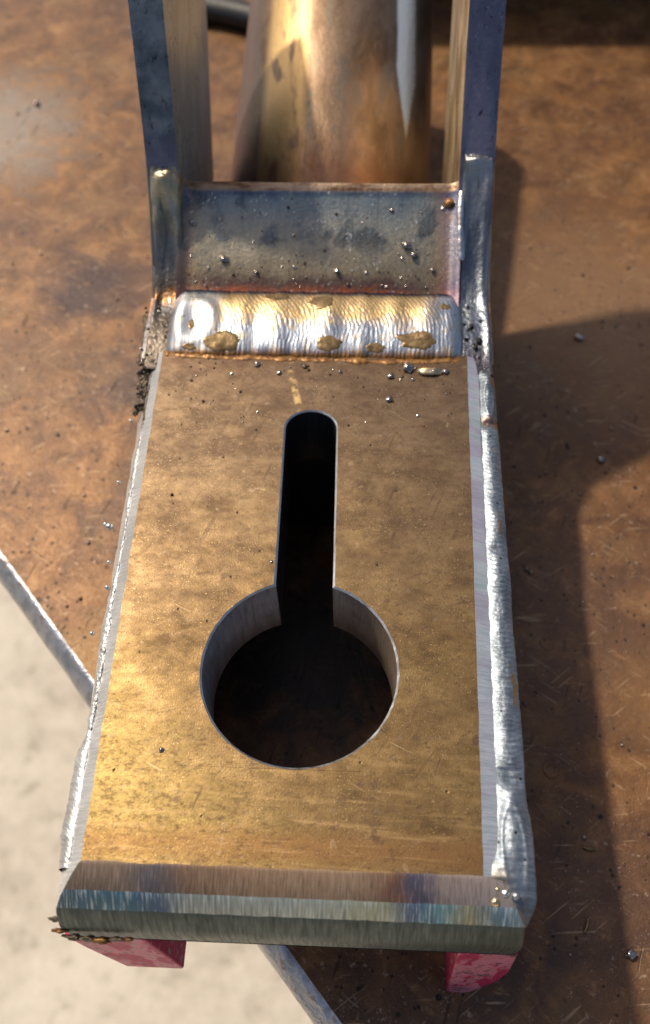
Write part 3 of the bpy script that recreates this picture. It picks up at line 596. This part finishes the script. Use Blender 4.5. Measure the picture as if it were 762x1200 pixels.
# seam of burnt orange scale along the foot of the big bead
bead('burnt_seam', [(-37, 118.2, -.1), (-20, 117.4, -.1), (0, 117.2, -.1), (18, 116.9, -.1), (36, 117.6, -.1)], .75, slag_r, BR, .4, .12, 1.7, .9, seed=16)
def island(cx, cy, rx, ry, sd):
    """a thin glassy skin lying in the bead, its edge ragged"""
    n = 40; V = []; F = []; rings = 7
    for q in range(rings+1):
        for a in range(n):
            t = 2*math.pi*a/n; k = q/rings*(1+.32*nz(math.cos(t)*1.6+sd, math.sin(t)*1.6)+.16*nz(math.cos(t)*5, math.sin(t)*5, sd))
            x = cx+rx*k*math.cos(t); y = cy+ry*k*math.sin(t)
            b = mbead(min(.99, max(.01, (x+37.3)/74.2)), min(.985, max(.015, (y-126.2)/19.2+.5)))
            V.append((x, b[1] if abs(b[1]-y) < 1.2 else y, b[2]+(.16 if q < rings-1 else (.10 if q < rings else -.15))+.05*nz(x*2, y*2, sd)))
    for q in range(rings):
        for a in range(n): F.append((q*n+a, q*n+(a+1) % n, (q+1)*n+(a+1) % n, (q+1)*n+a))
    recalc(mesh('slag_patch', V, F, slag_t, BR, True))
for i, (x, y, rx, ry) in enumerate(((-22.5, 120.6, 5.2, 2.4), (3.6, 120.4, 3.2, 1.9), (25.0, 121.6, 4.8, 2.4), (1.0, 131.4, 3.4, 2.2), (-31.0, 125.0, .8, 1.5), (15, 119.6, 2.6, 1.2), (-10, 132.6, 3.8, 1.3), (-31, 119.4, 1.8, .8), (32, 130.5, 1.5, .9))): island(x, y, rx, ry, i*3.7)
# burnt spongy slag in the left knee corner
for i in range(26):
    t = i/25; x = -41.9+1.6*nz(i*1.7); y = 129-26*t+1.2*nz(i*2.3, 5); r = 2.3-1.3*t
    blob('slag_crust' , (x, y, -1.5-1.9*t), (r*.8, r*1.1, .55+.2*nz(i)), slag_d, BR, i, .8, 3)
for i in range(30):
    t = random.random(); blob('spatter_ball', (-41.9+random.uniform(-2.4, 2.2)*(1-.5*t), 131-28*t, .1-2.6*t+random.uniform(-.2, .3)), (.3+.35*random.random()**2,)*3, random.choice([spat_d, spat_m, dark]), BR, i, .15, 2)
for i, (x, y, z, r) in enumerate(((40.6, 136, 1.0, 1.0), (39.2, 127, .9, .8), (41.4, 123.2, .6, 1.1), (38.2, 132.5, .9, .6), (42.2, 128.5, .5, .8), (40.2, 121.4, .4, .8), (42.0, 137.4, 1.2, 1.2))):
    blob('slag_patch', (x, y, z-.5), (r*.7, r, .6), dark, BR, i, .4, 2)
# little glassy balls at the lower right corner and below the left corner
for i, (x, y, z, r) in enumerate(((39.6, -4.4, .1, 1.0), (41.2, -2.9, 1.0, .8), (40.4, -5.8, -.2, .8), (41.9, -5.9, .5, .95), (39.9, -2.2, .4, .6), (42.9, -3.4, 1.2, .7), (41.1, -7.6, -1.2, .8), (42.6, -7.4, -.6, .7), (37.8, -5.2, -1.4, .6))):
    blob('spatter_ball', (x, y, right_run(.5, (y+9.9)/129.9)[2]+.25), (r*.95, r*.95, r*.8), weld if i % 4 else weld_g, BR, i, .2, 3)
for i, (x, y, z, r) in enumerate(((-42.6, -11.6, -12, 1.3), (-40.3, -12.5, -13, 1.6), (-37.6, -12.7, -13, 1.4), (-34.8, -12.9, -13, 1.6), (-31.8, -12.6, -12.6, 1.3), (-43.0, -10.0, -9, 1.2), (-29.4, -12.5, -12.6, .9))):
    blob('slag_patch', (x, y, z), (r*1.1, r*.35, r*.5), slag_d if i % 3 else slag_r, BR, i+40, .7, 3)

# spatter: individual balls that show
proto = blob('spatter_ball', (0, 0, -TOP), (1, .9, .6), spat_m, BR, 7, .35, 3); pm = proto.data; pm2 = pm.copy(); pm2.materials[0] = spat_d
def ball(x, y, z, r, me=pm, first=[True]):
    if first[0]: o = proto; first[0] = False
    else: o = bpy.data.objects.new('spatter_ball', me); S.collection.objects.link(o); o.parent = BR
    x, y, z = fitp((x, y, z)); o.location = (x*K, y*K, (z+TOP)*K); o.scale = (r, r, r); o.rotation_euler = (0, 0, x*y)
def strap_z(y): return 1.6+(y-134)*.49
for x, y, r in ((-30.8, 152.6, 1.15), (-22.5, 143.0, 1.2), (23.8, 147.4, 1.3), (25.0, 145.6, 1.0), (21.6, 143.4, .7), (-5.6, 140.6, .8), (4.4, 141.3, .8), (11.8, 139.6, .7), (-15.2, 140.4, .6), (29.6, 141.5, .7), (18.8, 157.2, .6), (30.2, 157.0, .8), (-27.6, 140.2, .7), (-7.2, 150.4, .55)):
    ball(x, y, strap_z(y)+r*.35, r)
for x, y, r in ((24.6, 113.6, 1.5), (19.2, 113.4, .9), (31.0, 113.9, 1.2), (33.2, 114.6, .9), (-14.0, 114.2, .8), (-8.6, 113.6, .7), (-3.0, 114.6, .7), (18.8, 106.4, .9), (-20.4, 112.4, .45), (7, 112.9, .5), (24, 110.9, .45), (-30, 78, .4), (-6.2, 62, .35), (20, 80, .3), (-25, 20, .5), (14, 92, .3)):
    ball(x, y, r*.3, r, pm if random.random() < .7 else pm2)
for i in range(190):
    if i % 2: x, y = random.uniform(-34, 34), 136+24*random.random()**1.5; z = strap_z(y)+.25
    else: x, y = random.uniform(-35, 35), 117-22*random.random()**1.8; z = .1
    if abs(x+.6) < 8 and y < 103: continue
    if not i % 2 and abs(x) < 8.5 and y < 103: continue
    ball(x, y, z, random.uniform(.12, .26)+.3*random.random()**6, random.choice([pm, pm2, pm2]))
blob('orange_slag', (28.2, 113.8, .3), (3.2, 1.3, .9), weld_g, BR, 21, .3, 3)

FIT = False
# round tube lying between the bars
def tube_fn(u, v):
    a = 2*math.pi*u; y0, z0 = 172.0, -27.0; L = v*150
    ax = Vector((.02, math.cos(.215), math.sin(.215))); up = Vector((0, -math.sin(.215), math.cos(.215)))
    p = Vector((-1.2, y0, z0))+ax*(L+6.0*max(0, math.sin(a))*0)+Vector((1, 0, 0))*32.2*math.cos(a)+up*31.2*math.sin(a)
    return (p.x, p.y, p.z)
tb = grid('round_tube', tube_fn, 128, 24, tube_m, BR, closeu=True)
def tube_in(u, v):
    q = Vector(tube_fn(u, v)); L = v*150; c = Vector((-.6, 172.0, -27.0))+Vector((.02, math.cos(.215), math.sin(.215)))*L; q = c+(q-c)*.9; return tuple(q)
grid('tube_bore', tube_in, 64, 8, dark, BR, closeu=True)
# curl of pale weld metal bridging strap, bar and tube
bead('curled_weld_flash', [(-26, 172, 6), (-22, 170.5, 9.5), (-17, 168.5, 12), (-12, 167, 12.6)], 1.6, weld, BR, .6, .12, 2, .4, seed=22)
for i, (x, y, z, r) in enumerate(((-9, 180, 5.6, .8), (24, 181, 2, .9), (22, 176, 4, 1.3), (27, 173, 2, 1.4), (31, 170, 8, 1.5), (33.5, 165, 14, 1.6))):
    blob('spatter_ball', (x, y, z), (r, r, r*.8), slag_r if i % 2 else spat_d, BR, i+60, .2, 2)

# ------------------------------------------------------------------ loose things on the bench
def loose_ball(x, y, r, label, m=spat_m):
    r *= .72; o = blob('spatter_ball', (0, 0, 0), (r, r*.85, r*.6), m, None, x, .5, 3, w=False); o.location = (x*K, y*K, r*.7*K); tag(o, label, 'metal bead', 'metal beads lying on the bench'); return o
loose_ball(76.8, -5.3, 1.7, 'shiny silver metal bead on the bench right of the lower bracket corner')
loose_ball(87.3, 135.5, 1.6, 'pale metal bead on the bench near the right picture edge')
loose_ball(-132, 318, 1.9, 'small bright metal bead on the bench far left, highest of the left ones')
loose_ball(-124, 203, 1.9, 'small bright metal bead on the brown bench at the left picture edge')
loose_ball(86.0, 187.0, 2.0, 'bright round metal bead on the bench right of the cross strap')
def chip(x, y, l, w_, rot, label, m):
    V = []; n = 8
    for i in range(n+1):
        t = i/n-.5; c_ = .35*l*t*t
        for a in range(6): V.append((l*t, c_+w_*math.cos(a*math.pi/3)*(1-1.2*abs(t)**2), w_*.6*(1+math.sin(a*math.pi/3))))
    F = [(i*6+j, i*6+(j+1) % 6, (i+1)*6+(j+1) % 6, (i+1)*6+j) for i in range(n) for j in range(6)]+[tuple(range(6)), tuple(n*6+j for j in range(6))]
    o = recalc(mesh('metal_shaving', V, F, m, None, True, w=False)); o.location = (x*K, y*K, .0001); o.rotation_euler = (0, 0, rot); tag(o, label, 'shaving', 'metal shavings on the bench')
chip(70.1, 17.7, 3.2, .5, -.1, 'short straight brass-coloured shaving on the dark bench, upper of two', slag_t)
chip(67.6, .2, 3.4, .45, 1.2, 'slanting curved tan shaving on the dark bench, lower of two', slag_t)
# spatter and slag crumbs nobody could count
def crumbs():
    bm = bmesh.new(); rnd = random.Random(5)
    for i in range(900):
        x = rnd.uniform(-150, 150); y = rnd.uniform(-60, 330)
        if (Vector((x, y))-A).dot(nrm) > -3 or (-46 < x < 48 and y < 270): continue
        r = .16+.55*rnd.random()**5*1.3; q = bmesh.ops.create_icosphere(bm, subdivisions=1, radius=r)['verts']
        for v in q: v.co = Vector((v.co.x+x, v.co.y+y, v.co.z*.8+r*.35))*K
    me = bpy.data.meshes.new('spatter_crumbs'); bm.to_mesh(me); bm.free(); smooth(me)
    o = link('spatter_crumbs', me, None, [mat_slag('crumb_steel', (.05, .035, .03), (.50, .40, .32), .35, .7, .1, 6)]); o['kind'] = 'stuff'
    tag(o, 'fine weld spatter and slag crumbs scattered over the brown bench', 'spatter')
crumbs()
# shallow round dents and raised rings left by old tack welds
def ring(x, y, r, rt):
    def f(u, v):
        a, b = 2*math.pi*u, 2*math.pi*v; rr = r+rt*math.cos(b)+.2*nz(math.cos(a)*1.5+x, math.sin(a)*1.5); return (x+rr*math.cos(a), y+rr*1.1*math.sin(a), -TOP+.0+rt*.35*math.sin(b)*(1+.6*nz(math.cos(a), math.sin(a), x)))
    grid('tack_scar', f, 40, 12, bench_m, bench, closeu=True)
for x, y, r, t in ((65.0, 72.5, 1.7, .4), (74.6, 71.6, 1.6, .3), (62.6, 37.0, 1.6, .6)): ring(x, y, r, t)
# dark strap lying on the bench beyond the bracket
def hose(u, v):
    a = 2*math.pi*u; t = v; x = -78+60*t; y = 388-18*t*t-8*t; r = 7
    return (x, y+r*math.cos(a), -TOP+r*.8*(1+math.sin(a)))
tag(grid('rubber_hose', hose, 20, 40, mat_slag('black_rubber', (.012, .012, .013), (.03, .03, .032), .5, 0, .2), None, closeu=True), 'black rubber hose lying on the bench beyond the rails', 'hose')

# unseen block added past the top of the view to shade the bench there
vb = box('shade_block', -25, 230, 412, 470, -TOP+.2, -TOP+98, dark, None); bev(vb, 2.5, 3)
tag(vb, 'unseen dark block added on the bench past the right rail for its shadow', 'shade block')
